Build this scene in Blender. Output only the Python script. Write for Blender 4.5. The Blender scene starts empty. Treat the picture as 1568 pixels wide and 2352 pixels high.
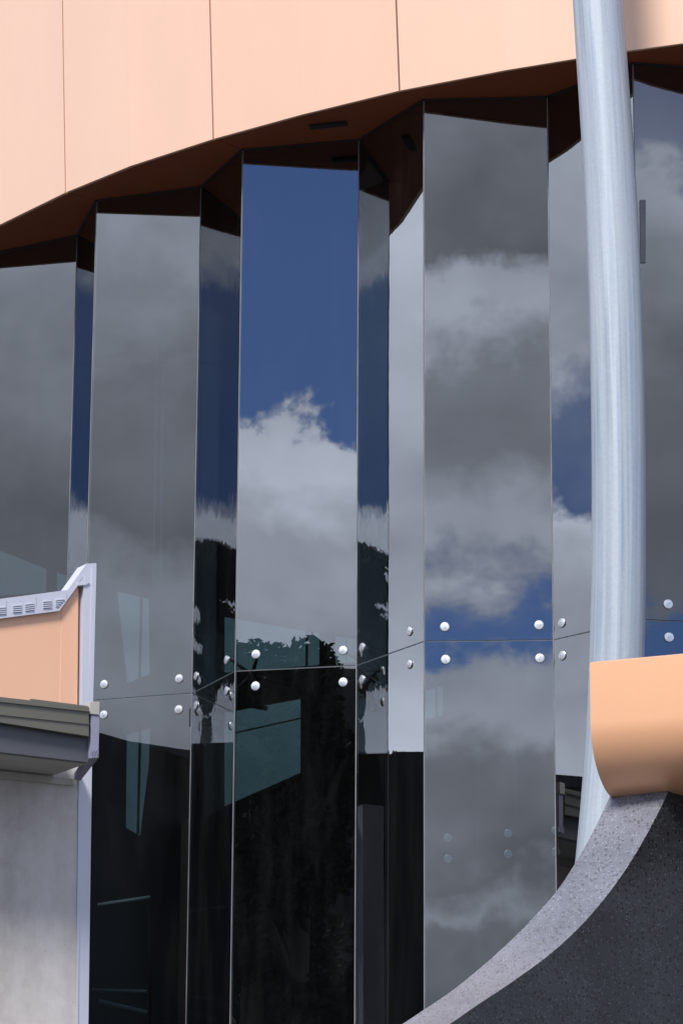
import bpy, bmesh, math, random
from mathutils import Vector, noise
from mathutils.geometry import tessellate_polygon
random.seed(7)
R = math.radians
S = bpy.context.scene
COL = S.collection

# ------------------------------------------------------------------ camera
W, H, F = 1568.0, 2352.0, 7474.0            # measuring grid of the photograph
PITCH, ROLL = R(14.95), R(0.34)
CAM = Vector((0, 0, 1.6))
FWD = Vector((0, math.cos(PITCH), math.sin(PITCH)))
UP0 = Vector((0, -math.sin(PITCH), math.cos(PITCH)))
R0 = Vector((1, 0, 0))
UPV = UP0*math.cos(ROLL) - R0*math.sin(ROLL)
RTV = R0*math.cos(ROLL) + UP0*math.sin(ROLL)
cd = bpy.data.cameras.new('camera')
cam = bpy.data.objects.new('camera', cd)
COL.objects.link(cam)
from mathutils import Matrix
m3 = Matrix((RTV, UPV, -FWD)).transposed()
cam.matrix_world = Matrix.Translation(CAM) @ m3.to_4x4()
cd.sensor_fit = 'VERTICAL'
cd.sensor_height = 22.2
cd.lens = F/H*22.2
cd.clip_start = 0.1
cd.clip_end = 3000
S.camera = cam
S.view_settings.view_transform = 'Standard'
S.view_settings.look = 'None'
S.view_settings.exposure = 0.0
S.view_settings.gamma = 1.0

def ray(x, y): return FWD + RTV*((x-W/2)/F) + UPV*((H/2-y)/F)
def atY(x, y, Y):
    d = ray(x, y); return CAM + d*(Y/d.y)
def atZ(x, y, Z):
    d = ray(x, y); return CAM + d*((Z-CAM.z)/d.z)
def onP(x, y, p0, u):                        # on the vertical plane through p0 running along u
    n = Vector((-u[1], u[0], 0)); d = ray(x, y)
    return CAM + d*((p0-CAM).dot(n)/d.dot(n))

# ------------------------------------------------------------------ node helper
class NT:
    def __init__(s, tree): s.t = tree; s.n = tree.nodes; s.l = tree.links
    def put(s, sock, v):
        if isinstance(v, bpy.types.NodeSocket): s.l.new(v, sock)
        elif v is not None: sock.default_value = v
    def math(s, op, a, b=None, c=None, clamp=False):
        k = s.n.new('ShaderNodeMath'); k.operation = op; k.use_clamp = clamp
        s.put(k.inputs[0], a); s.put(k.inputs[1], b); s.put(k.inputs[2], c); return k.outputs[0]
    def vmath(s, op, a, b=None, sc=None):
        k = s.n.new('ShaderNodeVectorMath'); k.operation = op
        s.put(k.inputs[0], a); s.put(k.inputs[1], b)
        if sc is not None: s.put(k.inputs[3], sc)
        return k.outputs[0]
    def noise(s, vec, scale, detail=4, rough=.5, col=False, dist=0):
        k = s.n.new('ShaderNodeTexNoise'); s.put(k.inputs['Vector'], vec)
        k.inputs['Scale'].default_value = scale; k.inputs['Detail'].default_value = detail
        k.inputs['Roughness'].default_value = rough; k.inputs['Distortion'].default_value = dist
        return k.outputs[1 if col else 0]
    def mapping(s, vec, sc=(1, 1, 1), loc=(0, 0, 0), rot=(0, 0, 0)):
        k = s.n.new('ShaderNodeMapping'); s.put(k.inputs[0], vec)
        k.inputs[1].default_value = loc; k.inputs[2].default_value = rot; k.inputs[3].default_value = sc
        return k.outputs[0]
    def mr(s, v, a, b, c, d, smooth=False):
        k = s.n.new('ShaderNodeMapRange'); s.put(k.inputs[0], v)
        if smooth: k.interpolation_type = 'SMOOTHSTEP'
        for i, q in enumerate((a, b, c, d)): s.put(k.inputs[1+i], q)
        return k.outputs[0]
    def mix(s, f, a, b, mode='MIX'):
        k = s.n.new('ShaderNodeMix'); k.data_type = 'RGBA'; k.blend_type = mode
        s.put(k.inputs[0], f); s.put(k.inputs[6], a); s.put(k.inputs[7], b); return k.outputs[2]
    def ramp(s, f, stops, interp='LINEAR'):
        k = s.n.new('ShaderNodeValToRGB'); s.put(k.inputs[0], f); cr = k.color_ramp
        cr.interpolation = interp
        while len(cr.elements) < len(stops): cr.elements.new(.5)
        for e, (p, c) in zip(cr.elements, stops): e.position = p; e.color = c if len(c) == 4 else (*c, 1)
        return k.outputs[0]

# ------------------------------------------------------------------ sun and sky
SUN_EL, SUN_AZ = 50.0, -24.0                 # azimuth from straight behind the camera, minus = to its left
sx = math.sin(R(SUN_AZ))*math.cos(R(SUN_EL)); sy = -math.cos(R(SUN_AZ))*math.cos(R(SUN_EL)); sz = math.sin(R(SUN_EL))
sd = bpy.data.lights.new('sun', 'SUN'); sd.energy = 5.0; sd.angle = R(14); sd.color = (1, .95, .88)
so = bpy.data.objects.new('sun', sd); COL.objects.link(so)
so.rotation_euler = Vector((sx, sy, sz)).to_track_quat('Z', 'Y').to_euler()

wd = bpy.data.worlds.new('World'); S.world = wd; wd.use_nodes = True
for k in list(wd.node_tree.nodes): wd.node_tree.nodes.remove(k)
T = NT(wd.node_tree)
out = T.n.new('ShaderNodeOutputWorld'); bg = T.n.new('ShaderNodeBackground'); bg.inputs[1].default_value = 0.1
T.l.new(bg.outputs[0], out.inputs[0])
sky = T.n.new('ShaderNodeTexSky'); sky.sky_type = 'NISHITA'; sky.sun_disc = False
sky.sun_elevation = R(SUN_EL); sky.sun_rotation = math.atan2(sx, sy)
sky.air_density = 1.0; sky.dust_density = .3; sky.ozone_density = 2.0
tc = T.n.new('ShaderNodeTexCoord'); D = tc.outputs['Generated']
sp = T.n.new('ShaderNodeSeparateXYZ'); T.l.new(D, sp.inputs[0])
AZ = T.math('MULTIPLY', T.math('ARCTAN2', sp.outputs[0], T.math('MULTIPLY', sp.outputs[1], -1)), 57.2958)
EL = T.math('MULTIPLY', T.math('ARCSINE', sp.outputs[2]), 57.2958)
n1 = T.noise(T.mapping(D, (1, 1, 1.6)), 16, 9, .58, dist=.3)
n2 = T.noise(D, 48, 7, .6)
n3 = T.noise(T.mapping(D, (1, 1, 1.5), (3, 1, 2), (.5, .5, .3)), 11, 6, .5)
wrp = T.math('ADD', T.math('MULTIPLY', T.math('SUBTRACT', n1, .5), 3.2), T.math('MULTIPLY', T.math('SUBTRACT', n2, .5), 2.0))
ELW = T.math('ADD', EL, wrp)                 # ragged elevation: cloud edges follow it
bil = T.math('ADD', T.mr(n3, .32, .68, .84, 1.18), T.mr(n1, .35, .65, -.09, .11))
def el(y): return 21.04-(y-378)*.00762
E0, E1 = 3.0, 26.0
def layer(stops):                            # stops (photo row, cloud cover, cloud brightness) -> cover, brightness
    st = sorted(((el(y)-E0)/(E1-E0), c, b) for y, c, b in stops)
    o = T.ramp(T.mr(ELW, E0, E1, 0, 1), [(p, (c, b/2.5, 0)) for p, c, b in st])
    q = T.n.new('ShaderNodeSeparateColor'); T.l.new(o, q.inputs[0])
    return q.outputs[0], q.outputs[1]
gen_c = T.mr(T.noise(D, 3.2, 9, .55), .40, .56, 0.1, 1, True)
gen_b = T.mr(T.noise(T.mapping(D, loc=(5, 2, 1)), 4, 7, .5), .3, .7, .22, .62)
cov, bri = gen_c, gen_b
windows = [
 (-74, -55, [(560, 1, 1.15), (750, 1, .95), (1000, 1, .68), (1250, 1, .50), (1500, 1, .62)]),
 (-53, -40, [(470, 1, 1.3), (700, 1, .95), (900, 1, .62), (1200, 1, .50), (1320, 1, .95), (1450, 1, 1.0), (1750, 1, .72)]),
 (-36, -24, [(330, 0, .9), (948, 0, 1.2), (980, 1, 1.75), (1100, 1, 1.9), (1230, 1, 1.35), (1330, 1, 1.5), (1500, 1, 1.25)]),
 (-14, 1,  [(250, 1, .85), (420, 1, .66), (590, 1, .55), (650, 1, 1.5), (740, 1, 1.6), (850, 1, .85), (1100, 1, .85), (1210, 1, 1.5), (1270, 1, 1.5), (1330, .75, 1.1), (1375, .12, 1.0), (1405, 0, 1.0), (1440, 0, 1.0), (1490, .9, 1.1), (1640, 1, 1.3), (1750, 1, .72), (1900, 1, .68), (2020, 1, .52), (2100, 1, 1.0), (2150, 1, .62), (2300, 1, .5)]),
 (16, 34,  [(180, .55, .7), (360, .6, .9), (420, 1, 1.3), (600, 1, .95), (850, 1, .55), (1300, 1, .50), (1400, .9, .5), (1440, 0, .5)]),
 (-91.2, -80, [(420, .9, .9), (570, .9, 1.2), (640, .12, 1.0), (1130, 0, 1.6), (1185, 1, 2.3), (1400, 1, 1.9), (1600, 1, 1.7), (1800, 1, 1.8)]),
 (-95.2, -91.2, [(340, 1, 1.8), (600, 1, 1.7), (830, 1, 1.45), (930, .25, 1.3), (1110, .1, 1.3), (1170, 1, 1.9), (1300, 1, 1.5), (1600, 1, 1.2), (1800, 1, 1.8)]),
 (-101, -95.2, [(420, 1, 1.3), (540, 1, 1.5), (600, .12, 1.2), (1130, 0, 1.6), (1190, 1, 2.3), (1450, 1, 1.9), (1800, 1, 1.9)]),
 (-181, -150, [(1000, 1, 1.3), (1500, 1, 1.3), (2000, 1, 1.1)]), (150, 181, [(1000, 1, 1.3), (1500, 1, 1.3), (2000, 1, 1.1)]),
 (-125, -107, [(400, 1, 1.5), (900, 1, 1.35), (1300, 1, 1.1), (1500, 1, 1.25), (1800, 1, 1.6)]),
]
for a0, a1, st in windows:
    c_, b_ = layer(st)
    s_ = .12 if -96 < a0 < -91 or -96 < a1 < -91 else .8
    m = T.math('MULTIPLY', T.mr(AZ, a0-s_, a0+s_, 0, 1, True), T.mr(AZ, a1-s_, a1+s_, 1, 0, True))
    m = T.math('MULTIPLY', m, T.math('MULTIPLY', T.mr(EL, 1, 4, 0, 1, True), T.mr(EL, 23, 30, 1, 0, True)))
    cov = T.math('ADD', T.math('MULTIPLY', cov, T.math('SUBTRACT', 1, m)), T.math('MULTIPLY', c_, m))
    bri = T.math('ADD', T.math('MULTIPLY', bri, T.math('SUBTRACT', 1, m)), T.math('MULTIPLY', b_, m))
cb = T.math('MULTIPLY', T.math('MULTIPLY', bri, 25.0), bil)     # x2.5 ramp scale, /0.1 world strength
cc = T.n.new('ShaderNodeCombineColor')
T.put(cc.inputs[0], T.math('MULTIPLY', cb, .885)); T.put(cc.inputs[1], T.math('MULTIPLY', cb, .97)); T.put(cc.inputs[2], T.math('MULTIPLY', cb, 1.15))
blue = T.mix(1.0, sky.outputs[0], (.70, .90, 1.42, 1), 'MULTIPLY')
T.l.new(T.mix(cov, blue, cc.outputs[0]), bg.inputs[0])

# ------------------------------------------------------------------ materials
def mat(name): 
    m = bpy.data.materials.new(name); m.use_nodes = True
    t = NT(m.node_tree); b = m.node_tree.nodes['Principled BSDF']; return m, t, b
def coords(t, kind='Object'): return t.n.new('ShaderNodeTexCoord').outputs[kind]
def geo(t): return t.n.new('ShaderNodeNewGeometry')
def simple(name, col, rough=.6, metal=0, var=.12, scale=6, sc=(1, 1, 1), bump=0, coat=0, spec=.5):
    m, t, b = mat(name); P = geo(t).outputs['Position']
    n = t.noise(t.mapping(P, sc), scale, 6, .6)
    f = t.mr(n, .3, .7, 1-var, 1+var)
    c = t.vmath('SCALE', t.mix(0, (*col, 1), (*col, 1)), sc=f)
    t.l.new(c, b.inputs['Base Color']); t.put(b.inputs['Roughness'], t.mr(n, .3, .7, max(.03, rough-.06), rough+.06))
    b.inputs['Metallic'].default_value = metal; b.inputs['Specular IOR Level'].default_value = spec
    b.inputs['Coat Weight'].default_value = coat; b.inputs['Coat Roughness'].default_value = .25
    if bump:
        k = t.n.new('ShaderNodeBump'); k.inputs['Strength'].default_value = bump; k.inputs['Distance'].default_value = .01
        t.l.new(t.noise(P, scale*12, 5, .6), k.inputs['Height']); t.l.new(k.outputs[0], b.inputs['Normal'])
    return m
def copper(name, col=(.78, .475, .315), spec=.5, ior=2.3, rough=.42, metal=0):
    m, t, b = mat(name); P = geo(t).outputs['Position']
    n = t.noise(t.mapping(P, (1, 1, .35)), 1.4, 5, .55); n_ = t.noise(P, 260, 2, .5)
    f = t.math('MULTIPLY', t.mr(n, .3, .7, .97, 1.03), t.mr(n_, .3, .7, .97, 1.03))
    t.l.new(t.vmath('SCALE', t.mix(0, (*col, 1), (*col, 1)), sc=f), b.inputs['Base Color'])
    b.inputs['Roughness'].default_value = rough; b.inputs['IOR'].default_value = ior
    b.inputs['Specular IOR Level'].default_value = spec; b.inputs['Metallic'].default_value = metal
    return m
def glass_mat(name, amp, freq, ior=2.6, tint=(.50, .56, .58), sc=(1, 1, 1), jit=0, edge=.5):
    m = bpy.data.materials.new(name); m.use_nodes = True; t = NT(m.node_tree)
    for k in list(t.n): t.n.remove(k)
    o = t.n.new('ShaderNodeOutputMaterial'); g = geo(t)
    P = t.mapping(g.outputs['Position'], sc)
    a = t.vmath('SUBTRACT', t.noise(P, freq, 2, .45, col=True), (.5, .5, .5))
    b2 = t.vmath('SUBTRACT', t.noise(P, freq*.12, 1, .4, col=True), (.5, .5, .5))
    if amp > .002:                               # roller waves are strong in the half towards the re-entrant corner only
        q = t.n.new('ShaderNodeSeparateXYZ'); t.l.new(coords(t, 'Generated'), q.inputs[0])
        msk = t.mr(q.outputs[0], edge, edge+.12, 1, 0, True)
        amp = t.mr(msk, 0, 1, .0005, amp)
    v = t.vmath('ADD', t.vmath('SCALE', a, sc=amp), t.vmath('SCALE', b2, sc=amp))
    if jit:
        jz = t.n.new('ShaderNodeCombineXYZ')
        t.l.new(t.math('MULTIPLY', t.math('SUBTRACT', t.noise(t.mapping(g.outputs['Position'], (34, 34, 7)), 1.0, 2, .5), .5), t.math('MULTIPLY', msk, jit)), jz.inputs[2])
        v = t.vmath('ADD', v, jz.outputs[0])
    N = t.vmath('NORMALIZE', t.vmath('ADD', g.outputs['Normal'], v))
    gl = t.n.new('ShaderNodeBsdfGlossy'); gl.inputs['Roughness'].default_value = 0.0
    gl.inputs['Color'].default_value = (.97, .98, 1, 1); t.l.new(N, gl.inputs['Normal'])
    tr = t.n.new('ShaderNodeBsdfTransparent'); tr.inputs[0].default_value = (*tint, 1)
    fr = t.n.new('ShaderNodeFresnel'); fr.inputs[0].default_value = ior
    fac = t.math('MULTIPLY', fr.outputs[0], t.math('SUBTRACT', 1, g.outputs['Backfacing']))
    # thin film of dust
    df = t.n.new('ShaderNodeBsdfDiffuse'); df.inputs[0].default_value = (.4, .4, .42, 1)
    mx = t.n.new('ShaderNodeMixShader'); t.l.new(fac, mx.inputs[0]); t.l.new(tr.outputs[0], mx.inputs[1]); t.l.new(gl.outputs[0], mx.inputs[2])
    dn = t.mr(t.noise(t.mapping(g.outputs['Position'], (3, 3, .5)), 2, 6, .65), .45, .8, .002, .018)
    m2 = t.n.new('ShaderNodeMixShader'); t.l.new(t.math('MULTIPLY', dn, t.math('SUBTRACT', 1, g.outputs['Backfacing'])), m2.inputs[0])
    t.l.new(mx.outputs[0], m2.inputs[1]); t.l.new(df.outputs[0], m2.inputs[2])
    t.l.new(m2.outputs[0], o.inputs[0]); return m
def granite(name, base, light, dark, rough, sheen=.5, blotch=.15):
    m, t, b = mat(name); P = geo(t).outputs['Position']
    def vor(scale, thr, soft):
        k = t.n.new('ShaderNodeTexVoronoi'); k.inputs['Scale'].default_value = scale; k.inputs['Randomness'].default_value = 1
        t.put(k.inputs['Vector'], t.vmath('ADD', P, t.vmath('SCALE', t.noise(P, scale*1.5, 2, .5, col=True), sc=.6/scale)))
        q = t.n.new('ShaderNodeSeparateColor'); t.l.new(k.outputs['Color'], q.inputs[0])
        return t.math('MULTIPLY', t.mr(k.outputs['Distance'], thr, thr+soft, 1, 0), 1), q.outputs[0], q.outputs[1]
    n = t.noise(P, 3, 5, .6)
    c = t.mix(t.mr(n, .35, .65, 0, 1), (*[v*(1-blotch) for v in base], 1), (*[v*(1+blotch) for v in base], 1))
    c = t.mix(t.mr(t.noise(P, 90, 3, .6), .45, .65, 0, .5), c, (*dark, 1))
    d, r1, r2 = vor(48, .30, .10)
    c = t.mix(t.math('MULTIPLY', d, t.math('GREATER_THAN', r1, .55)), c, (*dark, 1))
    d, r1, r2 = vor(75, .28, .08)
    c = t.mix(t.math('MULTIPLY', t.math('MULTIPLY', d, t.math('GREATER_THAN', r1, .72)), .6), c, (*light, 1))
    d, r1, r2 = vor(95, .16, .05)
    sp_ = t.math('MULTIPLY', t.math('MULTIPLY', d, t.math('GREATER_THAN', r2, .93)), t.mr(r1, 0, 1, .1, 1))
    c = t.mix(sp_, c, tuple([min(.7, v*2.6+.06) for v in light])+(1,))
    big = t.noise(t.mapping(P, (1, 1, .3), (2, 7, 1)), 1.6, 5, .55)
    c = t.vmath('SCALE', c, sc=t.mr(big, .3, .7, .82, 1.18))
    t.l.new(c, b.inputs['Base Color']); b.inputs['Roughness'].default_value = rough
    b.inputs['Specular IOR Level'].default_value = sheen
    return m

M = {}
M['glass'] = glass_mat('coated_glass', .0011, 1.6)
M['glass_n'] = glass_mat('coated_glass_wavy', .0032, 8.0, ior=3.1, sc=(1.3, 1.3, 1.0), jit=.007)
M['glass_w'] = glass_mat('coated_glass_rippled', .0034, 8.0, ior=3.1, sc=(1.3, 1.3, 1.0), jit=.013, edge=1.5)
M['clear'] = glass_mat('teal_glass', .0005, 2, ior=1.5, tint=(.29, .36, .36))
M['copper'] = copper('peach_cladding')
M['copper_nose'] = copper('peach_nosing', (.88, .475, .27), ior=1.8, rough=.36, metal=.35)
M['soffit'] = copper('peach_soffit_shaded', (.23, .062, .022), ior=1.3, rough=.5)  # same peach cladding, with the underside's shade put into a darker base
M['parapet'] = copper('peach_parapet', (.80, .46, .30), ior=1.6, rough=.5)
M['seam'] = simple('dark_seam', (.03, .03, .035), .6)
M['seal'] = simple('joint_seal', (.16, .16, .17), .5, var=.25, scale=4)
M['black'] = simple('interior_dark', (.014, .014, .016), .8)
M['interior'] = simple('interior_wall', (.03, .032, .034), .8)
M['steel_in'] = simple('bracket_steel', (.05, .05, .055), .4, .7)
M['disc'] = simple('brushed_steel', (.80, .80, .81), .34, .92, var=.06, scale=60)
M['hole'] = simple('bolt_hole', (.10, .10, .11), .5, .5)
M['alu'] = simple('pale_aluminium', (.56, .58, .68), .45, .15, var=.04, scale=3, sc=(1, 1, .3))
M['alu_dark'] = simple('vent_slot', (.22, .23, .27), .5)
M['gutter'] = simple('olive_gutter', (.135, .13, .108), .42, .2, var=.08, scale=3)
M['beam'] = simple('grey_blue_beam', (.085, .09, .105), .5, .1, var=.08, scale=3)
M['board'] = simple('eave_board', (.42, .41, .38), .8, var=.08, scale=4)
M['rail'] = simple('white_rail', (.7, .7, .7), .5)
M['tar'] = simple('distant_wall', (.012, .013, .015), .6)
M['bark'] = simple('bark', (.07, .05, .035), .9)
M['ground'] = simple('paving', (.062, .060, .058), .9, var=.2, scale=.6, bump=.2)
M['gran_side'] = granite('polished_black_granite', (.024, .026, .032), (.085, .09, .105), (.007, .007, .008), .16, .30, .3)
M['gran_edge'] = granite('granite_edge_sky_gloss', (.148, .154, .186), (.30, .31, .36), (.07, .072, .082), .30, .6)  # same granite as the side; sky reflected on the edge put into the base

def galvanised():
    m, t, b = mat('galvanised_steel'); uv = coords(t, 'UV')
    n = t.noise(t.mapping(uv, (6.0, .09, 1)), 2.6, 2.5, .5); k2 = t.noise(t.mapping(uv, (3, .5, 1), (3, 3, 0)), 2.0, 3, .6)
    sp2 = t.n.new('ShaderNodeTexVoronoi'); sp2.inputs['Scale'].default_value = 60
    t.l.new(geo(t).outputs['Position'], sp2.inputs['Vector'])
    q = t.n.new('ShaderNodeSeparateColor'); t.l.new(sp2.outputs['Color'], q.inputs[0])
    c = t.ramp(n, [(.36, (.22, .27, .33)), (.45, (.36, .41, .47)), (.50, (.44, .485, .53)), (.55, (.31, .37, .47)), (.64, (.23, .29, .41))])
    c = t.mix(t.mr(k2, .35, .65, .25, .75), c, (.37, .415, .47, 1))
    c = t.vmath('SCALE', c, sc=t.mr(q.outputs[0], 0, 1, .965, 1.03))
    t.l.new(c, b.inputs['Base Color']); b.inputs['Metallic'].default_value = .2
    t.put(b.inputs['Roughness'], t.mr(n, .3, .7, .42, .58))
    bp = t.n.new('ShaderNodeBump'); bp.inputs['Strength'].default_value = .25; bp.inputs['Distance'].default_value = .004
    t.l.new(t.math('ADD', n, t.math('MULTIPLY', t.noise(geo(t).outputs['Position'], 90, 3, .6), .3)), bp.inputs['Height']); t.l.new(bp.outputs[0], b.inputs['Normal'])
    return m
M['galv'] = galvanised()
def concrete():
    m, t, b = mat('board_concrete'); P = geo(t).outputs['Position']
    a = t.noise(t.mapping(P, (1, 1, .22)), 2.6, 8, .62); c2 = t.noise(P, 9, 7, .7)
    c = t.ramp(t.math('ADD', t.math('MULTIPLY', a, .65), t.math('MULTIPLY', c2, .35)), [(.36, (.44, .41, .39)), (.48, (.53, .50, .485)), (.62, (.61, .585, .58))])
    k = t.n.new('ShaderNodeTexVoronoi'); k.inputs['Scale'].default_value = 14; t.l.new(P, k.inputs['Vector'])
    q = t.n.new('ShaderNodeSeparateColor'); t.l.new(k.outputs['Color'], q.inputs[0])
    pit = t.math('MULTIPLY', t.mr(k.outputs['Distance'], .05, .09, 1, 0), t.math('GREATER_THAN', q.outputs[0], .8))
    t.l.new(t.mix(t.math('MULTIPLY', pit, .6), c, (.1, .095, .09, 1)), b.inputs['Base Color'])
    b.inputs['Roughness'].default_value = .85
    bp = t.n.new('ShaderNodeBump'); bp.inputs['Strength'].default_value = .3; bp.inputs['Distance'].default_value = .004
    t.l.new(t.noise(P, 60, 6, .7), bp.inputs['Height']); t.l.new(bp.outputs[0], b.inputs['Normal']); return m
M['concrete'] = concrete()
def endgrain():
    m, t, b = mat('painted_end_grain'); P = geo(t).outputs['Position']
    k = t.n.new('ShaderNodeTexWave'); k.wave_type = 'RINGS'; k.rings_direction = 'SPHERICAL'
    c0 = atY(226, 1760, 24.3)
    t.put(k.inputs['Vector'], t.vmath('SUBTRACT', P, tuple(c0))); k.inputs['Scale'].default_value = 26
    k.inputs['Distortion'].default_value = 2.5; k.inputs['Detail'].default_value = 3; k.inputs['Detail Scale'].default_value = .8
    t.l.new(t.mix(k.outputs[1], (.20, .20, .28, 1), (.30, .31, .41, 1)), b.inputs['Base Color']); b.inputs['Roughness'].default_value = .7
    return m
M['wood'] = endgrain()
def leafmat(name, col):
    m, t, b = mat(name)
    r = t.n.new('ShaderNodeObjectInfo').outputs['Random']; n = t.noise(geo(t).outputs['Position'], 1.2, 3, .6)
    t.l.new(t.mix(t.mr(n, .3, .7, 0, 1), (*[v*.6 for v in col], 1), (*col, 1)), b.inputs['Base Color']); b.inputs['Roughness'].default_value = .7
    return m
M['leaf'] = leafmat('leaf', (.022, .035, .014))

# ------------------------------------------------------------------ object helpers
def tag(o, label=None, cat=None, group=None, kind=None):
    for k, v in (('label', label), ('category', cat), ('group', group), ('kind', kind)):
        if v: o[k] = v
    return o
def empty(name, loc):
    o = bpy.data.objects.new(name, None); o.location = loc; o.empty_display_size = .3; COL.objects.link(o); return o
def origin_of(p):
    v = Vector((0, 0, 0))
    while p is not None: v += p.location; p = p.parent
    return v
def obj(name, bm, m, parent=None, smooth=False, loc=None):
    bmesh.ops.recalc_face_normals(bm, faces=bm.faces)
    base = origin_of(parent) + (Vector(loc) if loc is not None else Vector())
    me = bpy.data.meshes.new(name)
    bmesh.ops.translate(bm, verts=bm.verts, vec=-base)
    bm.to_mesh(me); bm.free()
    for x in (m if isinstance(m, (list, tuple)) else [m]): me.materials.append(x)
    for p in me.polygons: p.use_smooth = smooth
    o = bpy.data.objects.new(name, me)
    if loc is not None: o.location = loc
    COL.objects.link(o); o.parent = parent
    return o
def add_slab(bm, pts, off):
    off = Vector(off)
    a = [bm.verts.new(p) for p in pts]; b = [bm.verts.new(Vector(p)+off) for p in pts]
    bm.faces.new(a); bm.faces.new(list(reversed(b)))
    n = len(pts)
    for i in range(n): bm.faces.new((a[i], b[i], b[(i+1) % n], a[(i+1) % n]))
def slab(name, pts, off, m, parent=None, bevel=0):
    bm = bmesh.new(); add_slab(bm, pts, off)
    if bevel: bmesh.ops.bevel(bm, geom=list(bm.edges), offset=bevel, segments=2, affect='EDGES', profile=.6)
    return obj(name, bm, m, parent)
def add_tube(bm, path, rad, seg=16, cap=True, uvl=None):
    path = [Vector(p) for p in path]; rings = []
    if not isinstance(rad, (list, tuple)): rad = [rad]*len(path)
    ref = None
    for i, p in enumerate(path):
        t = (path[min(i+1, len(path)-1)]-path[max(i-1, 0)]).normalized()
        if ref is None: ref = t.orthogonal().normalized() if abs(t.z) < .9 else Vector((0, -1, 0))
        a = (ref - t*ref.dot(t)).normalized(); ref = a; b = t.cross(a)
        rings.append([bm.verts.new(p + (a*math.cos(2*math.pi*k/seg)+b*math.sin(2*math.pi*k/seg))*rad[i]) for k in range(seg)])
    L = 0
    for i in range(len(rings)-1):
        dl = (path[i+1]-path[i]).length
        for k in range(seg):
            f = bm.faces.new((rings[i][k], rings[i][(k+1) % seg], rings[i+1][(k+1) % seg], rings[i+1][k])); f.smooth = True
            if uvl:
                u0, u1 = k/seg, (k+1)/seg
                for lp, uv in zip(f.loops, ((u0, L), (u1, L), (u1, L+dl), (u0, L+dl))): lp[uvl].uv = uv
        L += dl
    if cap: bm.faces.new(list(reversed(rings[0]))); bm.faces.new(rings[-1])
def tube(name, path, rad, m, parent=None, seg=12):
    bm = bmesh.new(); add_tube(bm, path, rad, seg); return obj(name, bm, m, parent, True)
def lathe_dir(name, c, ax, prof, m, parent, seg=32):   # prof: (radius, along axis)
    bm = bmesh.new(); ax = Vector(ax).normalized(); a = ax.orthogonal().normalized(); b = ax.cross(a); rings = []
    for r, h in prof:
        if r < 1e-6: rings.append([bm.verts.new(c+ax*h)])
        else: rings.append([bm.verts.new(c+ax*h+(a*math.cos(2*math.pi*k/seg)+b*math.sin(2*math.pi*k/seg))*r) for k in range(seg)])
    for q, w in zip(rings, rings[1:]):
        for k in range(seg):
            k2 = (k+1) % seg
            if len(q) == 1: bm.faces.new((q[0], w[k], w[k2]))
            elif len(w) == 1: bm.faces.new((q[k], q[k2], w[0]))
            else: bm.faces.new((q[k], q[k2], w[k2], w[k]))
    if len(rings[0]) > 1: bm.faces.new(rings[0])
    if len(rings[-1]) > 1: bm.faces.new(rings[-1])
    o = obj(name, bm, m, parent)
    return o
def V2(p, z): return Vector((p[0], p[1], z))

# ------------------------------------------------------------------ ground
bm = bmesh.new(); add_slab(bm, [(-700, -700, 0), (700, -700, 0), (700, 900, 0), (-700, 900, 0)], (0, 0, -.5))
tag(obj('ground', bm, M['ground']), kind='structure')

# ------------------------------------------------------------------ glass building
ZS, ZJ = 11.373, 6.993
cor_px = [(178, 540), (222, 460), (462, 428), (557, 343), (824, 316), (972, 232), (1256, 225), (1452, 148)]
corners = [atZ(x, y, ZS).to_2d() for x, y in cor_px]
def pull(i, e): corners[i] = corners[i]*(1-e/corners[i].y)
pull(4, -.04); pull(5, .03); pull(6, .03); pull(7, .035)
corners = [Vector(p) for p in ((-5.6, 29.6), (-5.35, 30.1), (-4.07, 29.17), (-3.30, 28.57), (-3.19, 27.68))] + corners
c7 = corners[-1]
for azn, w in ((9, .97), (-39, .93), (16, .98), (-30, .93), (25, .98)):
    c7 = c7 + Vector((math.cos(R(azn)), math.sin(R(azn))))*w; corners.append(c7)
NB = 5                                           # corner index of the first measured corner
bld = empty('glass_building', (0.0, 27.0, 0))
tag(bld, 'tall building with a folded wall of dark mirror glass under a peach metal fascia', 'building')

def pane(a, b, z0, z1, m, name='glass_pane', inset=.006, th=.02):
    t = (b-a).normalized(); n = Vector((-t.y, t.x))          # n points into the building
    p, q = a+t*inset, b-t*inset
    return slab(name, [V2(p, z0), V2(q, z0), V2(q, z1), V2(p, z1)], V2(n*th, 0), m, bld)
panes = {}
for i in range(len(corners)-1):
    a, b = corners[i], corners[i+1]; t = (b-a).normalized(); n = Vector((-t.y, t.x))
    narrow = abs(math.degrees(math.atan2(t.y, t.x))) > 28 and t.y < 0 and (b-a).length < .96 and i % 2 == 1
    gm = M['glass_n'] if (i-NB) % 2 == 0 and i != NB+6 else M['glass']
    if i == NB+2: gm = M['glass_w']
    panes[i, 1] = pane(a, b, ZJ+.005, ZS-.012, gm)
    panes[i, 0] = pane(a, b, .06, ZJ-.005, gm)
    # recessed silicone in the horizontal joint, steel channel under the soffit
    slab('joint_strip', [V2(a+t*.008+n*.006, ZJ-.0045), V2(b-t*.008+n*.006, ZJ-.0045), V2(b-t*.008+n*.006, ZJ+.0045), V2(a+t*.008+n*.006, ZJ+.0045)], V2(n*.01, 0), M['seal'], bld)
    slab('head_channel', [V2(a+t*.01-n*.012, ZS-.011), V2(b-t*.01-n*.012, ZS-.011), V2(b-t*.01-n*.012, ZS-.001), V2(a+t*.01-n*.012, ZS-.001)], V2(n*.05, 0), M['seam'], bld)
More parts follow.
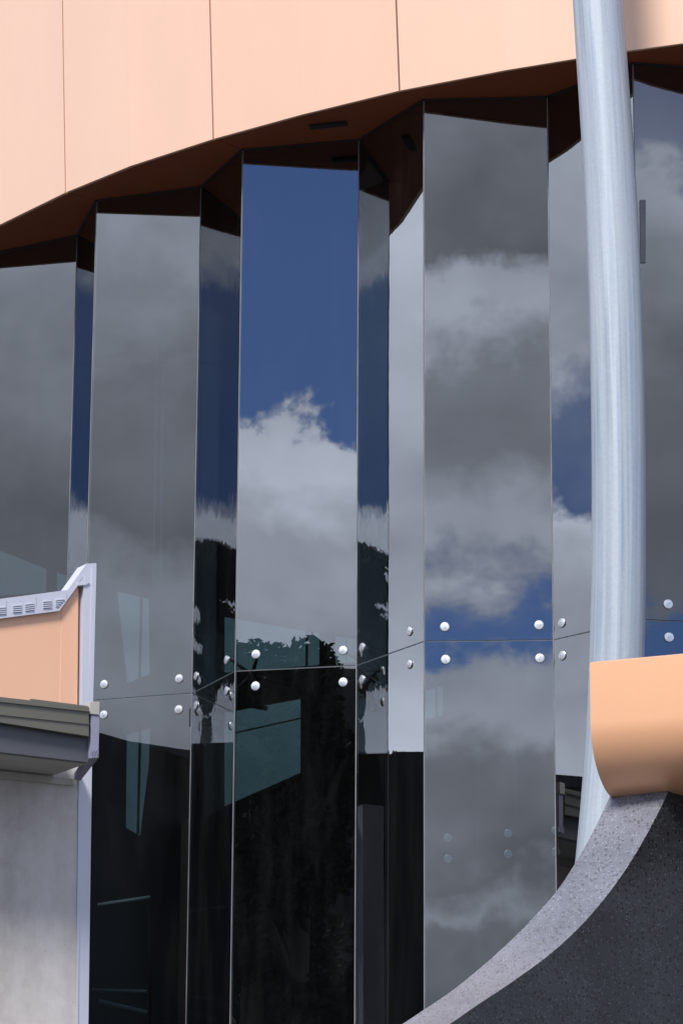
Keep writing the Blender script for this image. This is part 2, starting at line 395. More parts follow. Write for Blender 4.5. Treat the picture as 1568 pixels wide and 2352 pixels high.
for i, c in enumerate(corners):                  # vertical corner seals
    a = corners[max(i-1, 0)]; b = corners[min(i+1, len(corners)-1)]
    d1 = (c-a).normalized() if i else (b-c).normalized(); d2 = (b-c).normalized() if i < len(corners)-1 else d1
    n1_ = Vector((-d1.y, d1.x)); n2_ = Vector((-d2.y, d2.x)); nn = (n1_+n2_).normalized()
    pr = [c-d1*.0055-n1_*.001, c-nn*.002, c+d2*.0055-n2_*.001, c+d2*.0055+n2_*.018, c+nn*.012, c-d1*.0055+n1_*.018]
    slab('corner_seal', [V2(p, .06) for p in pr], (0, 0, ZS-.012-.06), M['seal'], bld)

# fixing discs: (pane's left corner relative to NB, photo x, y)
def pane_hit(i, x, y):
    a, b = corners[i], corners[i+1]; t = (b-a).normalized()
    return onP(x, y, V2(a, 0), t), t
def disc(i, x, y, up):
    p, t = pane_hit(i, x, y); n = V2(Vector((t.y, -t.x)), 0)
    d = lathe_dir('fixing_disc', p, n, [(.0, -.05), (.012, -.05), (.012, -.004), (.033, -.004), (.034, .001), (.0355, .004), (.035, .008), (.033, .0098), (.018, .0115), (0, .0125)], M['disc'], panes[i, up])
    lathe_dir('shade_ring', p, n, [(.0362, -.002), (.0372, .0008), (.0372, .003), (.0362, .0035)], M['hole'], panes[i, up], 28)  # dark ring added for the shade under the disc rim
    for p_ in d.data.polygons: p_.use_smooth = False
    u = Vector((t.x, t.y, 0)); ang = random.uniform(0, 3.1)
    for s in (-1, 1):
        q = p + (u*math.cos(ang)+Vector((0, 0, 1))*math.sin(ang))*s*.0085
        lathe_dir('bolt_hole', q, n, [(.0032, .0128), (.0032, .0142), (0, .0142)], M['hole'], panes[i, up], 10)
    return p, n
discs = {}
dl = [(1, 240, 1572, 1), (1, 412, 1559, 1), (1, 239, 1642, 0), (1, 411, 1630, 0),
      (2, 451, 1553, 1), (2, 521, 1516, 1), (2, 451, 1620, 0), (2, 521, 1587, 0),
      (3, 588, 1503, 1), (3, 788, 1494, 1), (3, 587, 1576, 0), (3, 788, 1567, 0),
      (4, 832, 1487, 1), (4, 941, 1450, 1), (4, 832, 1561, 0), (4, 941, 1526, 0),
      (5, 1021, 1440, 1), (5, 1237, 1436, 1), (5, 1023, 1515, 0), (5, 1239, 1512, 0),
      (6, 1290, 1431, 1), (6, 1291, 1506, 0), (6, 1422, 1400, 1), (6, 1423, 1474, 0),
      (7, 1533, 1388, 1), (7, 1535, 1464, 0)]
for k, x, y, u in dl:
    i = NB+k; discs.setdefault(i, []).append((x, u, *disc(i, x, y, u)))
# spider brackets behind each corner
for j in range(NB+1, NB+8):
    L_ = sorted(discs.get(j-1, []), key=lambda q: -q[0])[:2]; R_ = sorted(discs.get(j, []), key=lambda q: q[0])[:2]
    pts = [q[2]-q[3]*.05 for q in L_+R_]
    if len(pts) < 4 or j == NB+1: continue
    a, c, b = corners[j-1], corners[j], corners[j+1]
    d1 = (c-a).normalized(); d2 = (b-c).normalized(); nn = (Vector((-d1.y, d1.x))+Vector((-d2.y, d2.x))).normalized()
    dist = .20 if (j-NB) % 2 else .30
    hub = V2(c+nn*dist, sum(p.z for p in pts)/4)
    bm = bmesh.new()
    add_tube(bm, [hub-Vector((0, 0, .03)), hub+Vector((0, 0, .03))], .032, 16)
    for p in pts: add_tube(bm, [hub, hub.lerp(p, .6), p], [.019, .014, .010], 10)
    add_tube(bm, [hub, hub+V2(nn*.55, 0)], .02, 10)
    obj('spider_bracket', bm, M['steel_in'], bld, True)

# fascia line and soffit
fpx = [(0, 515), (151, 441), (300, 380), (490, 318), (693, 262), (917, 207), (1160, 160), (1385, 123), (1568, 98)]
fp = [atZ(x, y, ZS).to_2d() for x, y in fpx]
fp = [Vector((-5.9, 29.1)), Vector((-4.9, 28.95)), Vector((-3.75, 27.72))] + fp + [Vector((3.35, 22.62)), Vector((4.3, 22.5)), Vector((6.6, 22.4))]
FN = 3
joints = [0, 2, FN+1, FN+3, FN+5, FN+7, FN+9, len(fp)-1]    # indices where two fascia panels meet
LEAN = Vector((-.53, -.85))*.072
FT = 4.3
for a_, b_ in zip(joints, joints[1:]):
    seg = fp[a_:b_+1]; 
    bm = bmesh.new()
    P_ = [Vector(p) for p in seg]
    P_[0] = P_[0]+(P_[1]-P_[0]).normalized()*.0075; P_[-1] = P_[-1]-(P_[-1]-P_[-2]).normalized()*.0075
    ring = []
    for k, p in enumerate(P_):
        t = (P_[min(k+1, len(P_)-1)]-P_[max(k-1, 0)]).normalized(); n = Vector((-t.y, t.x))*.03
        q = [V2(p, ZS-.004), V2(p+LEAN*FT, ZS+FT), V2(p+n+LEAN*FT, ZS+FT), V2(p+n, ZS-.004)]
        ring.append([bm.verts.new(v) for v in q])
    for r1, r2 in zip(ring, ring[1:]):
        for k in range(4): bm.faces.new((r1[k], r2[k], r2[(k+1) % 4], r1[(k+1) % 4]))
    bm.faces.new(ring[0]); bm.faces.new(list(reversed(ring[-1])))
    obj('fascia_panel', bm, M['copper'], bld)
# dark backing behind the seams
bm = bmesh.new(); ring = []
for k, p in enumerate(fp):
    t = (fp[min(k+1, len(fp)-1)]-fp[max(k-1, 0)]).normalized(); n = Vector((-t.y, t.x))
    ring.append([bm.verts.new(v) for v in (V2(p+n*.036, ZS+.06), V2(p+n*.036+LEAN*FT, ZS+FT), V2(p+n*.10+LEAN*FT, ZS+FT), V2(p+n*.10, ZS+.06))])
for r1, r2 in zip(ring, ring[1:]):
    for k in range(4): bm.faces.new((r1[k], r2[k], r2[(k+1) % 4], r1[(k+1) % 4]))
bm.faces.new(ring[0]); bm.faces.new(list(reversed(ring[-1])))
obj('fascia_backing', bm, M['seam'], bld)
# soffit panels: each runs from one fascia joint to the next, from the fascia back to the glass line
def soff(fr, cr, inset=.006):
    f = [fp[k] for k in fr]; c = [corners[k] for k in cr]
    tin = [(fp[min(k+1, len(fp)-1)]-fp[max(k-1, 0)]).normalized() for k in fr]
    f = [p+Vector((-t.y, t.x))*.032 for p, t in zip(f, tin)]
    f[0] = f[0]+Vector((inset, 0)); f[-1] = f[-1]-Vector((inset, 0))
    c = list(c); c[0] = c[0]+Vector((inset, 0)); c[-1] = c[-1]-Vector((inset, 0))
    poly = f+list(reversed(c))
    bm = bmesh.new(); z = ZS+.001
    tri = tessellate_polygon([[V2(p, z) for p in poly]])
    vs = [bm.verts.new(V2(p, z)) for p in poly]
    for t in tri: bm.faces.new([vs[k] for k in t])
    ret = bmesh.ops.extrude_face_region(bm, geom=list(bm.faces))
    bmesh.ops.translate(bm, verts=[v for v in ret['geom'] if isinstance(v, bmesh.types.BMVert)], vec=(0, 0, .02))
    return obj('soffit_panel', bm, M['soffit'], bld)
A = NB
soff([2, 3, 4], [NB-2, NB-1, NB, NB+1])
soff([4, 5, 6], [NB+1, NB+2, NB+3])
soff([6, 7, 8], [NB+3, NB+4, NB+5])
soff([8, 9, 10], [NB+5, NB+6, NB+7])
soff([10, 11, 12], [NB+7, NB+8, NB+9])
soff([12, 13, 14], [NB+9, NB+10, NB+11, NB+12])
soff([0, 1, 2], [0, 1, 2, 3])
# dark seam backing over the soffit, ceiling inside, side and rear walls, roof
zc = ZS+.03
slab('ceiling', [(-7, 34, zc), (-7, 30.5, zc), (-4.6, 28.6, zc), (-2.2, 26.5, zc), (0, 24.7, zc), (2.2, 23.6, zc), (6, 22.9, zc), (9, 23.5, zc), (9, 34, zc)], (0, 0, .25), M['black'], bld)
slab('side_wall', [(-5.9, 29.75, 0), (-5.9, 34, 0), (-5.9, 34, ZS+.02), (-5.9, 29.75, ZS+.02)], (.15, 0, 0), M['black'], bld)
ce = corners[-1]
slab('side_wall', [(ce.x+.02, ce.y, 0), (ce.x+.02, 34, 0), (ce.x+.02, 34, ZS+.02), (ce.x+.02, ce.y, ZS+.02)], (.15, 0, 0), M['black'], bld)
slab('floor_slab', [(-5.7, 34, .02), (-5.7, 29.9, .02), (-4.4, 29.5, .02), (-3.1, 28.7, .02), (-1.1, 26.2, .02), (.3, 25.1, .02), (2, 24.1, .02), (ce.x, ce.y+.3, .02), (ce.x, 34, .02)], (0, 0, .03), M['interior'], bld)
slab('roof', [(-6.5, 29.0, ZS+FT-.3), (-4.4, 28.2, ZS+FT-.3), (-2.2, 26.0, ZS+FT-.3), (.3, 23.9, ZS+FT-.3), (3, 22.8, ZS+FT-.3), (6.7, 22.6, ZS+FT-.3), (9, 34, ZS+FT-.3), (-7, 34, ZS+FT-.3)], (0, 0, .2), M['seam'], bld)

# rear wall inside with openings towards the far side
YB = 31.0
ops = [[(515, 1411), (733, 1450), (733, 1527), (515, 1545)],
       [(515, 1632), (690, 1600), (690, 1775), (515, 1852)],
       [(770, 1455), (822, 1464), (822, 1520), (770, 1524)],
       [(268, 1352), (342, 1370), (344, 1548), (292, 1570)],
       [(290, 1682), (345, 1668), (342, 1755), (322, 1920), (288, 1900)],
       [(975, 1582), (1017, 1570), (1017, 1645), (975, 1652)],
       [(-60, 1235), (107, 1301), (107, 1360), (-60, 1374)],
       [(129, 1308), (170, 1322), (170, 1352), (129, 1358)]]
outer = [Vector((-5.7, YB, 0)), Vector((ce.x, YB, 0)), Vector((ce.x, YB, ZS+.02)), Vector((-5.7, YB, ZS+.02))]
loops = [outer]+[[atY(x, y, YB) for x, y in o] for o in ops]
bm = bmesh.new(); flat = [v for l in loops for v in l]; vs = [bm.verts.new(v) for v in flat]
for t in tessellate_polygon(loops):
    try: bm.faces.new([vs[k] for k in t])
    except ValueError: pass
ret = bmesh.ops.extrude_face_region(bm, geom=list(bm.faces))
bmesh.ops.translate(bm, verts=[v for v in ret['geom'] if isinstance(v, bmesh.types.BMVert)], vec=(0, .12, 0))
obj('rear_wall', bm, M['black'], bld)
for l in loops[1:]:
    c = sum(l, Vector())/len(l)
    slab('rear_window', [c+(p-c)*1.0+Vector((0, .05, 0)) for p in l], (0, .01, 0), M['clear'], bld)
def bar(x, y0, y1, Y=YB-.02, w=.012, name='mullion', m=None):
    p, q = atY(x, y0, Y), atY(x, y1, Y); q.x = p.x
    slab(name, [p-Vector((w, 0, 0)), p+Vector((w, 0, 0)), q+Vector((w, 0, 0)), q-Vector((w, 0, 0))], (0, .03, 0), m or M['black'], bld)
bar(705, 1440, 1530); bar(325, 1362, 1560); bar(322, 1675, 1915); bar(1002, 1570, 1650); bar(795, 1455, 1525, w=.006)
def rod(x0, y0, x1, y1, Y, r, name, m):
    tube(name, [atY(x0, y0, Y), atY(x1, y1, Y)], r, m, bld, 8)
rod(541, 1683, 690, 1650, YB-.05, .008, 'window_rail', M['black'])
rod(225, 2079, 345, 2061, 28.2, .017, 'handrail', M['rail'])
rod(212, 2273, 338, 2277, 28.2, .014, 'handrail', M['rail'])
rod(228, 2300, 338, 2326, 28.4, .022, 'handrail', M['rail'])
rod(364, 560, 353, 1330, 29.5, .012, 'lit_strip_rod', M['rail'])  # pale rods added to stand for a bright lit strip inside
rod(375, 860, 371, 1330, 29.5, .018, 'lit_strip_rod', M['rail'])
rod(345, 2080, 345, 2352, 28.3, .012, 'handrail', M['interior'])
# inner posts and separate round discs behind the lower pane
for x in (1095, 1180): bar(x, 1565, 2352, 25.6, .014, 'inner_post', M['interior'])
for x, y in ((1166, 1915), (1166, 1962), (1028, 1925), (1028, 1973), (1275, 1908), (1275, 1957)):
    p = atY(x, y, 25.55); lathe_dir('inner_disc', p, (0, -1, 0), [(.014, 0), (.014, .004), (.034, .004), (.035, .009), (.030, .012), (0, .013)], M['disc'], bld, 20)
# lights under the soffit and a dark strip on the right-hand pane
def soffit_pt(x, y): return atZ(x, y, ZS)
a, b = soffit_pt(712, 289), soffit_pt(796, 280); u = (b-a).normalized(); v = Vector((-u.y, u.x, 0))*.030
lt = slab('soffit_light', [a-v-Vector((0, 0, .025)), b-v-Vector((0, 0, .025)), b+v-Vector((0, 0, .025)), a+v-Vector((0, 0, .025))], (0, 0, .025), M['black'], bld, .005)
p, t = pane_hit(NB+7, 1468, 460); p2, _ = pane_hit(NB+7, 1481, 460); p3, _ = pane_hit(NB+7, 1481, 604); p4, _ = pane_hit(NB+7, 1470, 604)
n = V2(Vector((t.y, -t.x)), 0)
slab('pane_strip', [p, p2, p3, p4], n*.012, simple('grey_strip', (.13, .135, .15), .5), bld)

# ------------------------------------------------------------------ curved galvanised column
YP = 22.2
lft = [(1306, -120), (1311, 0), (1320, 130), (1335, 360), (1347, 600), (1354, 850), (1358, 1100), (1357, 1350), (1353, 1520), (1345, 1700), (1334, 1850), (1323, 1975), (1306, 2130), (1270, 2400)]
lw = [119, 120, 121, 123, 124, 125, 125, 125, 125, 124, 123, 122, 121, 120]
def interp(y, idx):
    for (x0, y0), (x1, y1), a0, a1 in zip(lft, lft[1:], lw, lw[1:]):
        if y0 <= y <= y1:
            f = (y-y0)/(y1-y0); return (x0+(x1-x0)*f, a0+(a1-a0)*f)[idx]
raw = [(interp(-120+i*60, 0), interp(-120+i*60, 1), -120+i*60) for i in range(43)]
for _ in range(3): raw = [raw[0]]+[((raw[i-1][0]+raw[i][0]*2+raw[i+1][0])/4, (raw[i-1][1]+raw[i][1]*2+raw[i+1][1])/4, raw[i][2]) for i in range(1, len(raw)-1)]+[raw[-1]]
path = [atY(x+w/2, y, YP) for x, w, y in raw]; rad = [w/2/F*YP*1.035 for x, w, y in raw]
p0 = path[-1]; k = Vector((p0.x-.35, YP, 0.0)); path += [p0.lerp(k, .5), k]; rad += [rad[-1]]*2
path = [path[0]+(path[0]-path[1]).normalized()*2.0] + path; rad = [rad[0]]+rad
bm = bmesh.new(); uvl = bm.loops.layers.uv.new('UVMap'); add_tube(bm, path, rad, 40, True, uvl)
col = empty('steel_column', (k.x, k.y, 0)); tag(col, 'tall bowed galvanised steel tube column standing in front of the mirror glass wall', 'column')
sh = obj('shaft', bm, M['galv'], col, True)
bm = bmesh.new(); add_tube(bm, [k+Vector((0, 0, .001)), k+Vector((0, 0, .03))], .34, 32); obj('base_plate', bm, M['galv'], col)

# ------------------------------------------------------------------ peach nosing canopy, lower right
UN = Vector((.902, -.432, 0)); NNz = Vector((-.432, -.902, 0)); YN = 16.0
pA = atY(1353, 1518, YN); zt = pA.z; zf = onP(1353, 1662, pA, UN).z; rr = .335
prof = [(-.9, zt-.004), (-.03, zt), (0, zt-.012), (0, zf)]
for i in range(1, 15):
    a = math.pi/2*i/14; prof.append((-rr*(1-math.cos(a)), zf-rr*math.sin(a)))
prof += [(-.9, zf-rr)]
# profile in (distance along outward normal, height)
bm = bmesh.new(); ends = []
for s in (0, 3.2): ends.append([bm.verts.new(pA+UN*s+NNz*a_+Vector((0, 0, z-pA.z))) for a_, z in prof])
n_ = len(prof)
for i in range(n_): bm.faces.new((ends[0][i], ends[1][i], ends[1][(i+1) % n_], ends[0][(i+1) % n_]))
bm.faces.new(ends[0]); bm.faces.new(list(reversed(ends[1])))
cn = empty('canopy', (pA+UN*1.6+NNz*-.4).to_2d().to_3d()); tag(cn, 'peach metal canopy with a rounded underside sitting on the granite wall', 'canopy')
o = obj('cladding', bm, M['copper_nose'], cn, True)
mod = o.modifiers.new('edge', 'EDGE_SPLIT'); mod.split_angle = R(35)
slab('rear_core', [pA+UN*.1+NNz*-.92+Vector((0, 0, dz)) for dz in (-.1, -.6)]+[pA+UN*3.1+NNz*-.92+Vector((0, 0, dz)) for dz in (-.6, -.1)], NNz*-.3, M['seam'], cn)

# ------------------------------------------------------------------ sweeping granite wall, lower right
def cr(pts, n=6):
    o = []
    for i in range(len(pts)-1):
        p0_, p1, p2_, p3_ = pts[max(i-1, 0)], pts[i], pts[i+1], pts[min(i+2, len(pts)-1)]
        for k_ in range(n):
            t = k_/n; o.append(tuple(.5*((2*p1[q])+(-p0_[q]+p2_[q])*t+(2*p0_[q]-5*p1[q]+4*p2_[q]-p3_[q])*t*t+(-p0_[q]+3*p1[q]-3*p2_[q]+p3_[q])*t**3) for q in (0, 1)))
    o.append(pts[-1]); return o
Lc = cr([(1408, 1809), (1390, 1850), (1360, 1912), (1325, 1975), (1275, 2050), (1205, 2128), (1130, 2199), (1050, 2266), (975, 2318), (900, 2366), (780, 2430), (640, 2480)])
Rc = cr([(1540, 1803), (1520, 1847), (1475, 1933), (1420, 2020), (1350, 2108), (1270, 2185), (1180, 2252), (1090, 2312), (1035, 2350), (950, 2398), (830, 2455), (690, 2500)])
UG = Vector((.80, .60, 0)); 
gR0 = atY(1540, 1803, 16.1); gL0 = gR0 + Vector((-.80, .60, 0)).normalized()*0
TG = Vector((.60, -.80, 0))
pR = [onP(x, y, gR0, UG) for x, y in Rc]
gL0 = gR0 - TG*.30
pL = [onP(x, y, gL0, UG) for x, y in Lc]
bm = bmesh.new()
# right dark side face, with its own thickness, down to the ground and on to the right
uvn = len(pR)
vL = [bm.verts.new(p) for p in pL]; vR = [bm.verts.new(p) for p in pR]
for i in range(uvn-1):
    f = bm.faces.new((vL[i], vR[i], vR[i+1], vL[i+1])); f.material_index = 1; f.smooth = True
zt_ = max(pR[0].z, pL[0].z)+.004
far = 2.4
eR = [bm.verts.new(v) for v in (V2((gR0+UG*far), zt_), V2((gR0+UG*far), 0))]+[None]
eR0 = bm.verts.new(V2(pR[0]+UG*.006, zt_))
dR = [bm.verts.new((p.x, p.y, 0)) for p in pR]; dL = [bm.verts.new((p.x, p.y, 0)) for p in pL]
for vv, dd, e_, e0_ in ((vR, dR, eR, eR0), (vL, dL, None, None)):
    for i in range(uvn-1): bm.faces.new((vv[i], dd[i], dd[i+1], vv[i+1]))
eR[2] = dR[-1]; bm.faces.new((eR0, eR[0], eR[1], dR[0], vR[0]))
eL = [bm.verts.new(v) for v in (V2((gL0+UG*far), zt_), V2((gL0+UG*far), 0))]+[dL[-1]]
eL0 = bm.verts.new(V2(pL[0]+UG*.006, zt_))
bm.faces.new((eL0, eL[0], eL[1], dL[0], vL[0]))
bm.faces.new((eL0, eR0, vR[0], vL[0])).material_index = 1; bm.faces.new((eL0, eL[0], eR[0], eR0)); bm.faces.new((eL[0], eL[1], eR[1], eR[0]))
bm.faces.new((eL[1], dL[0], dR[0], eR[1]))
for i in range(uvn-1): bm.faces.new((dL[i], dL[i+1], dR[i+1], dR[i]))
bm.faces.new((dL[-1], vL[-1], vR[-1], dR[-1]))
gw = obj('granite_wall', bm, [M['gran_side'], M['gran_edge']], None, loc=V2(gR0, 0))
tag(gw, 'speckled black granite wall with a sweeping concave edge below the peach canopy', 'wall')
# gap between wall and canopy
a_, b_ = onP(1404, 1806, gL0, UG), onP(1543, 1800, gR0, UG)

# ------------------------------------------------------------------ low annex on the left
UA = Vector((.864, .503, 0)); NA = Vector((.503, -.864, 0))   # NA faces the viewer
def zx(x, y): return (x*.3087, 1209.9+y*.3087)
ax = empty('annex_building', atY(60, 2000, 25.2).to_2d().to_3d()); tag(ax, 'low concrete building with peach parapet and olive gutter butting against the mirror glass', 'building')
g0 = atY(205, 1625, 24.0); w0 = g0 - NA*.75; q0 = w0 + NA*.12
def ap(pl, *pts): return [onP(*zx(x, y), pl, UA) for x, y in pts]
LX = -900
def ext(p, q, f): return (p[0]-f*(q[0]-p[0]), p[1]-f*(q[1]-p[1]))
# peach parapet
pp = q0
slab('parapet_wall', ap(pp, (-170, 690), (0, 668), (455, 610), (450, 1420), (-170, 1420)), -NA*.1, M['parapet'], ax)
slab('parapet_wall', ap(pp+NA*.002, (458, 612), (585, 435), (578, 1420), (443, 1420)), -NA*.1, M['parapet'], ax, .004)
slab('parapet_reveal', ap(pp-NA*.04, (584, 430), (630, 425), (616, 1420), (574, 1420)), -NA*.1, M['parapet'], ax)
cp = pp+NA*.035
co = slab('coping', ap(cp, (-175, 560), (0, 537), (505, 470), (645, 275), (719, 270), (719, 300), (684, 302), (680, 436), (580, 440), (445, 625), (0, 683), (-175, 706)), -NA*.16, M['alu'], ax)
ec = slab('end_trim', ap(cp+NA*.001, (624, 437), (681, 437), (660, 1400), (608, 1400)), -NA*.1, M['alu'], ax)
ec = slab('end_trim', ap(cp+NA*.006, (685, 303), (719, 301), (692, 1400), (664, 1400)), -NA*.12, M['alu'], ax)
slab('bracket', ap(cp+NA*.012, (580, 420), (632, 420), (634, 364), (645, 402), (670, 415), (640, 433), (580, 437)), -NA*.01, M['alu'], ax)
for (x, y) in ((-80, 611), (12, 600), (128, 585), (220, 573), (352, 553), (445, 541)):
    for r_ in range(4):
        yy = y+r_*15-2; w_ = 62-(r_*13 if x == 445 else 0)
        if x == 445: x_ = x-30
        else: x_ = x-30
        bm = bmesh.new()
        add_slab(bm, ap(cp+NA*.0005, (x_, yy+4), (x_+w_, yy-2), (x_+w_, yy+5), (x_, yy+11)), NA*.008)
        obj('vent_louvre', bm, M['alu'], co)
        slab('vent_slot', ap(cp+NA*.0005, (x_, yy+11.5), (x_+w_, yy+5.5), (x_+w_, yy+9), (x_, yy+15)), NA*.001, M['alu_dark'], co)
for x in (50, 272, 500):
    slab('joint_line', ap(cp+NA*.0003, (x-2, 560-x*.12), (x, 560-x*.12), (x, 625-x*.1), (x-2, 625-x*.1)), NA*.001, M['alu_dark'], co)
for k_ in range(3):
    slab('vent_slot', ap(cp+NA*.0128, (590+k_*12, 405-k_*12), (607+k_*9, 395-k_*14), (605+k_*9, 401-k_*14), (592+k_*12, 411-k_*12)), NA*.001, M['alu_dark'], co)
# gutter
gp = g0
gt = slab('gutter', ap(gp, (LX, 1130), (0, 1265), (665, 1338), (665, 1562), (0, 1455), (LX, 1310)), -NA*.14, M['gutter'], ax, .006)
slab('gutter_lip', ap(gp+NA*.014, (LX, 1150), (0, 1285), (668, 1360), (668, 1376), (0, 1302), (LX, 1166)), -NA*.0135, M['gutter'], ax)
slab('gutter_lip', ap(gp+NA*.009, (LX, 1245), (0, 1390), (668, 1462), (668, 1470), (0, 1399), (LX, 1253)), -NA*.0085, M['gutter'], ax)
slab('flashing', ap(gp-NA*.03, (236, 1280), (655, 1333), (655, 1360), (238, 1310)), -NA*.03, M['gutter'], ax)
slab('flashing', ap(gp+NA*.004, (668, 1392), (672, 1298), (745, 1304), (741, 1400)), -NA*.10, M['board'], ax, .004)
# beam under the gutter
slab('eave_beam', ap(gp-NA*.06, (LX, 1300), (0, 1452), (662, 1555), (662, 1752), (0, 1676), (LX, 1560)), -NA*.07, M['beam'], ax)
slab('barge_board', ap(gp-NA*.005, (680, 1402), (741, 1404), (734, 1718), (680, 1722)), -NA*.06, M['wood'], ax)
# soffit: horizontal, from beam back to the wall
fa, fb = ap(gp-NA*.13, (LX, 1570), (662, 1757)); fb.z = fa.z = fb.z
ba, bb = fa-NA*.61, fb-NA*.61
slab('eave_soffit', [fa, fb, bb, ba], (0, 0, .06), M['board'], ax)
# raking return below the barge board
r1_, r2_ = ap(gp-NA*.005, (664, 1722), (735, 1718)); s1, s2 = ap(w0+NA*.02, (552, 1880), (602, 1888)); 
slab('barge_return', [r1_, r2_, s2, s1], (0, 0, .05), M['wood'], ax)
slab('wall_batten', ap(w0+NA*.03, (LX, 1700), (0, 1815), (556, 1878), (553, 1926), (0, 1872), (LX, 1765)), -NA*.025, M['board'], ax)
# concrete wall and corner trim
def apd(pl, *pts): return [onP(x, y, pl, UA) for x, y in pts]
slab('concrete_wall', apd(w0, (-280, 1700), (181, 1760), (174.5, 2352), (150, 3150), (-280, 3250)), -NA*.25, M['concrete'], ax)
slab('corner_trim', apd(w0+NA*.004, (182, 1740), (212, 1740), (203.5, 2352), (192, 3150), (150.5, 3150), (175.2, 2352)), -NA*.2, M['alu'], ax)
slab('corner_trim', apd(w0+NA*.012, (182, 1740), (187, 1740), (180, 2352), (156, 3150), (150.5, 3150), (175.2, 2352)), -NA*.007, M['alu'], ax)
zr = 6.76
body = [(-1.965, 24.72), (-2.085, 26.262), (-2.33, 27.10), (-3.15, 27.60), (-3.9, 27.0), (-3.9, 23.85)]
body[0] = (w0.x-.10, w0.y+.16); body[-1] = (body[0][0]-1.65, body[0][1]-.96)
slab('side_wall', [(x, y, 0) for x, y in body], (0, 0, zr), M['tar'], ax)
slab('annex_roof', [gp-NA*.14+Vector((0, 0, -.02)), gp-NA*.62+Vector((0, 0, -.02)), gp-NA*.62-UA*4.5+Vector((0, 0, -.02)), gp-NA*.14-UA*4.5+Vector((0, 0, -.02))], (0, 0, -.05), M['seam'], ax)

# ------------------------------------------------------------------ trees and buildings behind the viewer, seen mirrored in the glass
def tree(x, y, h, cr_, cb, label, nl=2600, flat=1.0, seed=1, leaf=.17):
    rnd = random.Random(seed)
    t = empty('tree', (x, y, 0)); tag(t, label, 'tree', None)
    bm = bmesh.new(); pth = [(x, y, 0), (x+.2, y-.1, h*.25), (x-.1, y+.2, h*.5), (x, y, h*.8)]
    add_tube(bm, pth, [h*.03, h*.023, h*.016, h*.006], 10)
    cen = []
    for k_ in range(16):
        a = rnd.uniform(0, 6.28); rr_ = cr_*math.sqrt(rnd.uniform(.05, 1)); zz = cb+(h-cb)*rnd.uniform(.12, .88)
        sh_ = 1-.55*abs((zz-cb)/(h-cb)-.4)
        c = Vector((x+rr_*math.cos(a)*sh_, y+rr_*math.sin(a)*sh_, zz)); cen.append((c, rnd.uniform(.28, .45)*cr_))
        add_tube(bm, [Vector((x, y, max(cb*.8, zz-cr_*.8))), Vector((x, y, zz-.3)).lerp(c, .5), c], [.12, .08, .03], 6)
    cen.append((Vector((x, y, h-cr_*.25)), cr_*.3))
    obj('trunk', bm, M['bark'], t, True)
    bm = bmesh.new()
    for i in range(nl):
        c, r_ = rnd.choice(cen); v = Vector((rnd.gauss(0, 1), rnd.gauss(0, 1), rnd.gauss(0, 1)*flat)).normalized()*r_*rnd.uniform(.35, 1.05)
        p = c+v
        if p.z > h+.25: continue
        a1 = Vector((rnd.gauss(0, 1), rnd.gauss(0, 1), rnd.gauss(0, .6))).normalized(); b1 = a1.orthogonal().normalized(); s = leaf*rnd.uniform(.6, 1.3)
        vv = [bm.verts.new(p+q) for q in (a1*s, b1*s*.45, -a1*s, -b1*s*.45)]
        bm.faces.new(vv)
    obj('crown', bm, M['leaf'], t)
def along(x0, y0, azd, d): return (x0+math.sin(R(azd))*d, y0-math.cos(R(azd))*d)
x, y = along(-.35, 24.9, -30.6, 46); tree(x, y, 17.4, 2.6, 4.5, 'dense dark tree left of the pair mirrored in the middle wide pane', 14000, seed=3)
x, y = along(-.35, 24.9, -28.4, 46); tree(x, y, 17.5, 2.6, 4.5, 'dense dark tree right of the pair mirrored in the middle wide pane', 14000, seed=5)
x, y = along(-.35, 24.9, -29.6, 52); tree(x, y, 18.8, 3.2, 4.0, 'taller dark tree standing behind the mirrored pair of trees', 14000, seed=9)
tree(-36.0, 24.1, 17.2, .9, 14.2, 'slim tree with a high narrow crown standing before the long black building', 6000, flat=.6, seed=11, leaf=.12)
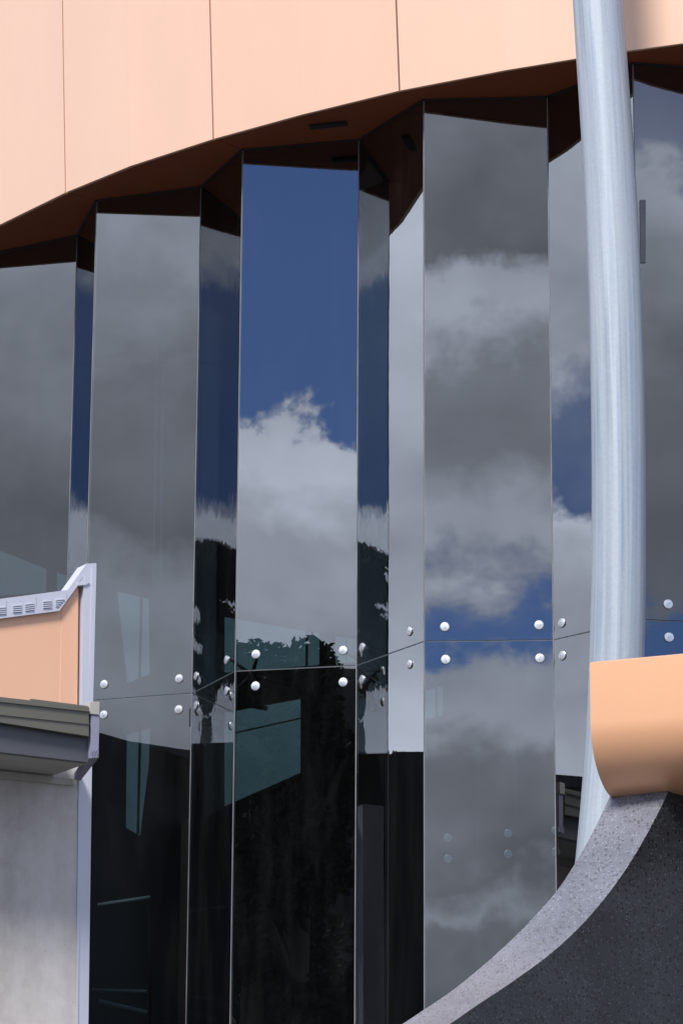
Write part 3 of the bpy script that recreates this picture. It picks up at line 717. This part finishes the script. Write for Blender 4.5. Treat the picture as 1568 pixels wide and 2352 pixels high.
x, y = along(1, 24, -9.0, 60); tree(x, y, 11.2, 1.9, 2.5, 'lone tree straight behind the viewer mirrored low in the clear wide pane', 9000, seed=17)

def far_building(name, c, du, dv, h, h2, label, rows=4, colsn=7):
    c = Vector((c[0], c[1], 0)); du = Vector((*du, 0)); dv = Vector((*dv, 0))
    b = empty(name, c); tag(b, label, 'building')
    bm = bmesh.new()
    P = [c-du-dv, c+du-dv, c+du+dv, c-du+dv]; hs = [h, h2, h2, h]
    lo = [bm.verts.new(p) for p in P]; hi = [bm.verts.new(p+Vector((0, 0, q-.25))) for p, q in zip(P, hs)]
    bm.faces.new(lo); bm.faces.new(hi)
    for i in range(4): bm.faces.new((lo[i], lo[(i+1) % 4], hi[(i+1) % 4], hi[i]))
    obj('wall', bm, M['tar'], b)
    e = 1.01
    slab('roof', [c+(p-c)*e+Vector((0, 0, q-.25)) for p, q in zip(P, hs)], (0, 0, .25), M['seam'], b)
    L_ = (2*du).length; un = du.normalized(); nv = -dv.normalized()
    for r_ in range(rows):
        for k_ in range(colsn):
            z = 1.2+r_*3.1; cx = P[0]+un*(L_*(k_+.5)/colsn)
            slab('window', [cx-un*.8+Vector((0, 0, z)), cx+un*.8+Vector((0, 0, z)), cx+un*.8+Vector((0, 0, z+1.6)), cx-un*.8+Vector((0, 0, z+1.6))], nv*.04, M['black'], b)
far_building('black_building', (-51, 35), (0, 27), (-6, 0), 13.2, 16.9, 'long dark building with a gently sloping roof behind the slim high crowned tree', 4, 12)
xa, ya = along(-1.6, 26.1, -46, 52)
dir_t = Vector((math.cos(R(-46)), math.sin(R(-46))))
far_building('shed_building', (xa, ya), tuple(dir_t*5), tuple(Vector((dir_t.y, -dir_t.x))*5), 16.3, 14.95, 'dark building with a sloping roof line behind the viewer to the left', 4, 3)

xb, yb = along(-.35, 24.9, -29.4, 72)
dt = Vector((math.cos(R(-29.4)), math.sin(R(-29.4))))
far_building('office_building', (xb, yb), tuple(dt*9), tuple(Vector((dt.y, -dt.x))*5), 21.5, 21.5, 'broad dark flat roofed building standing behind the cluster of trees', 5, 6)
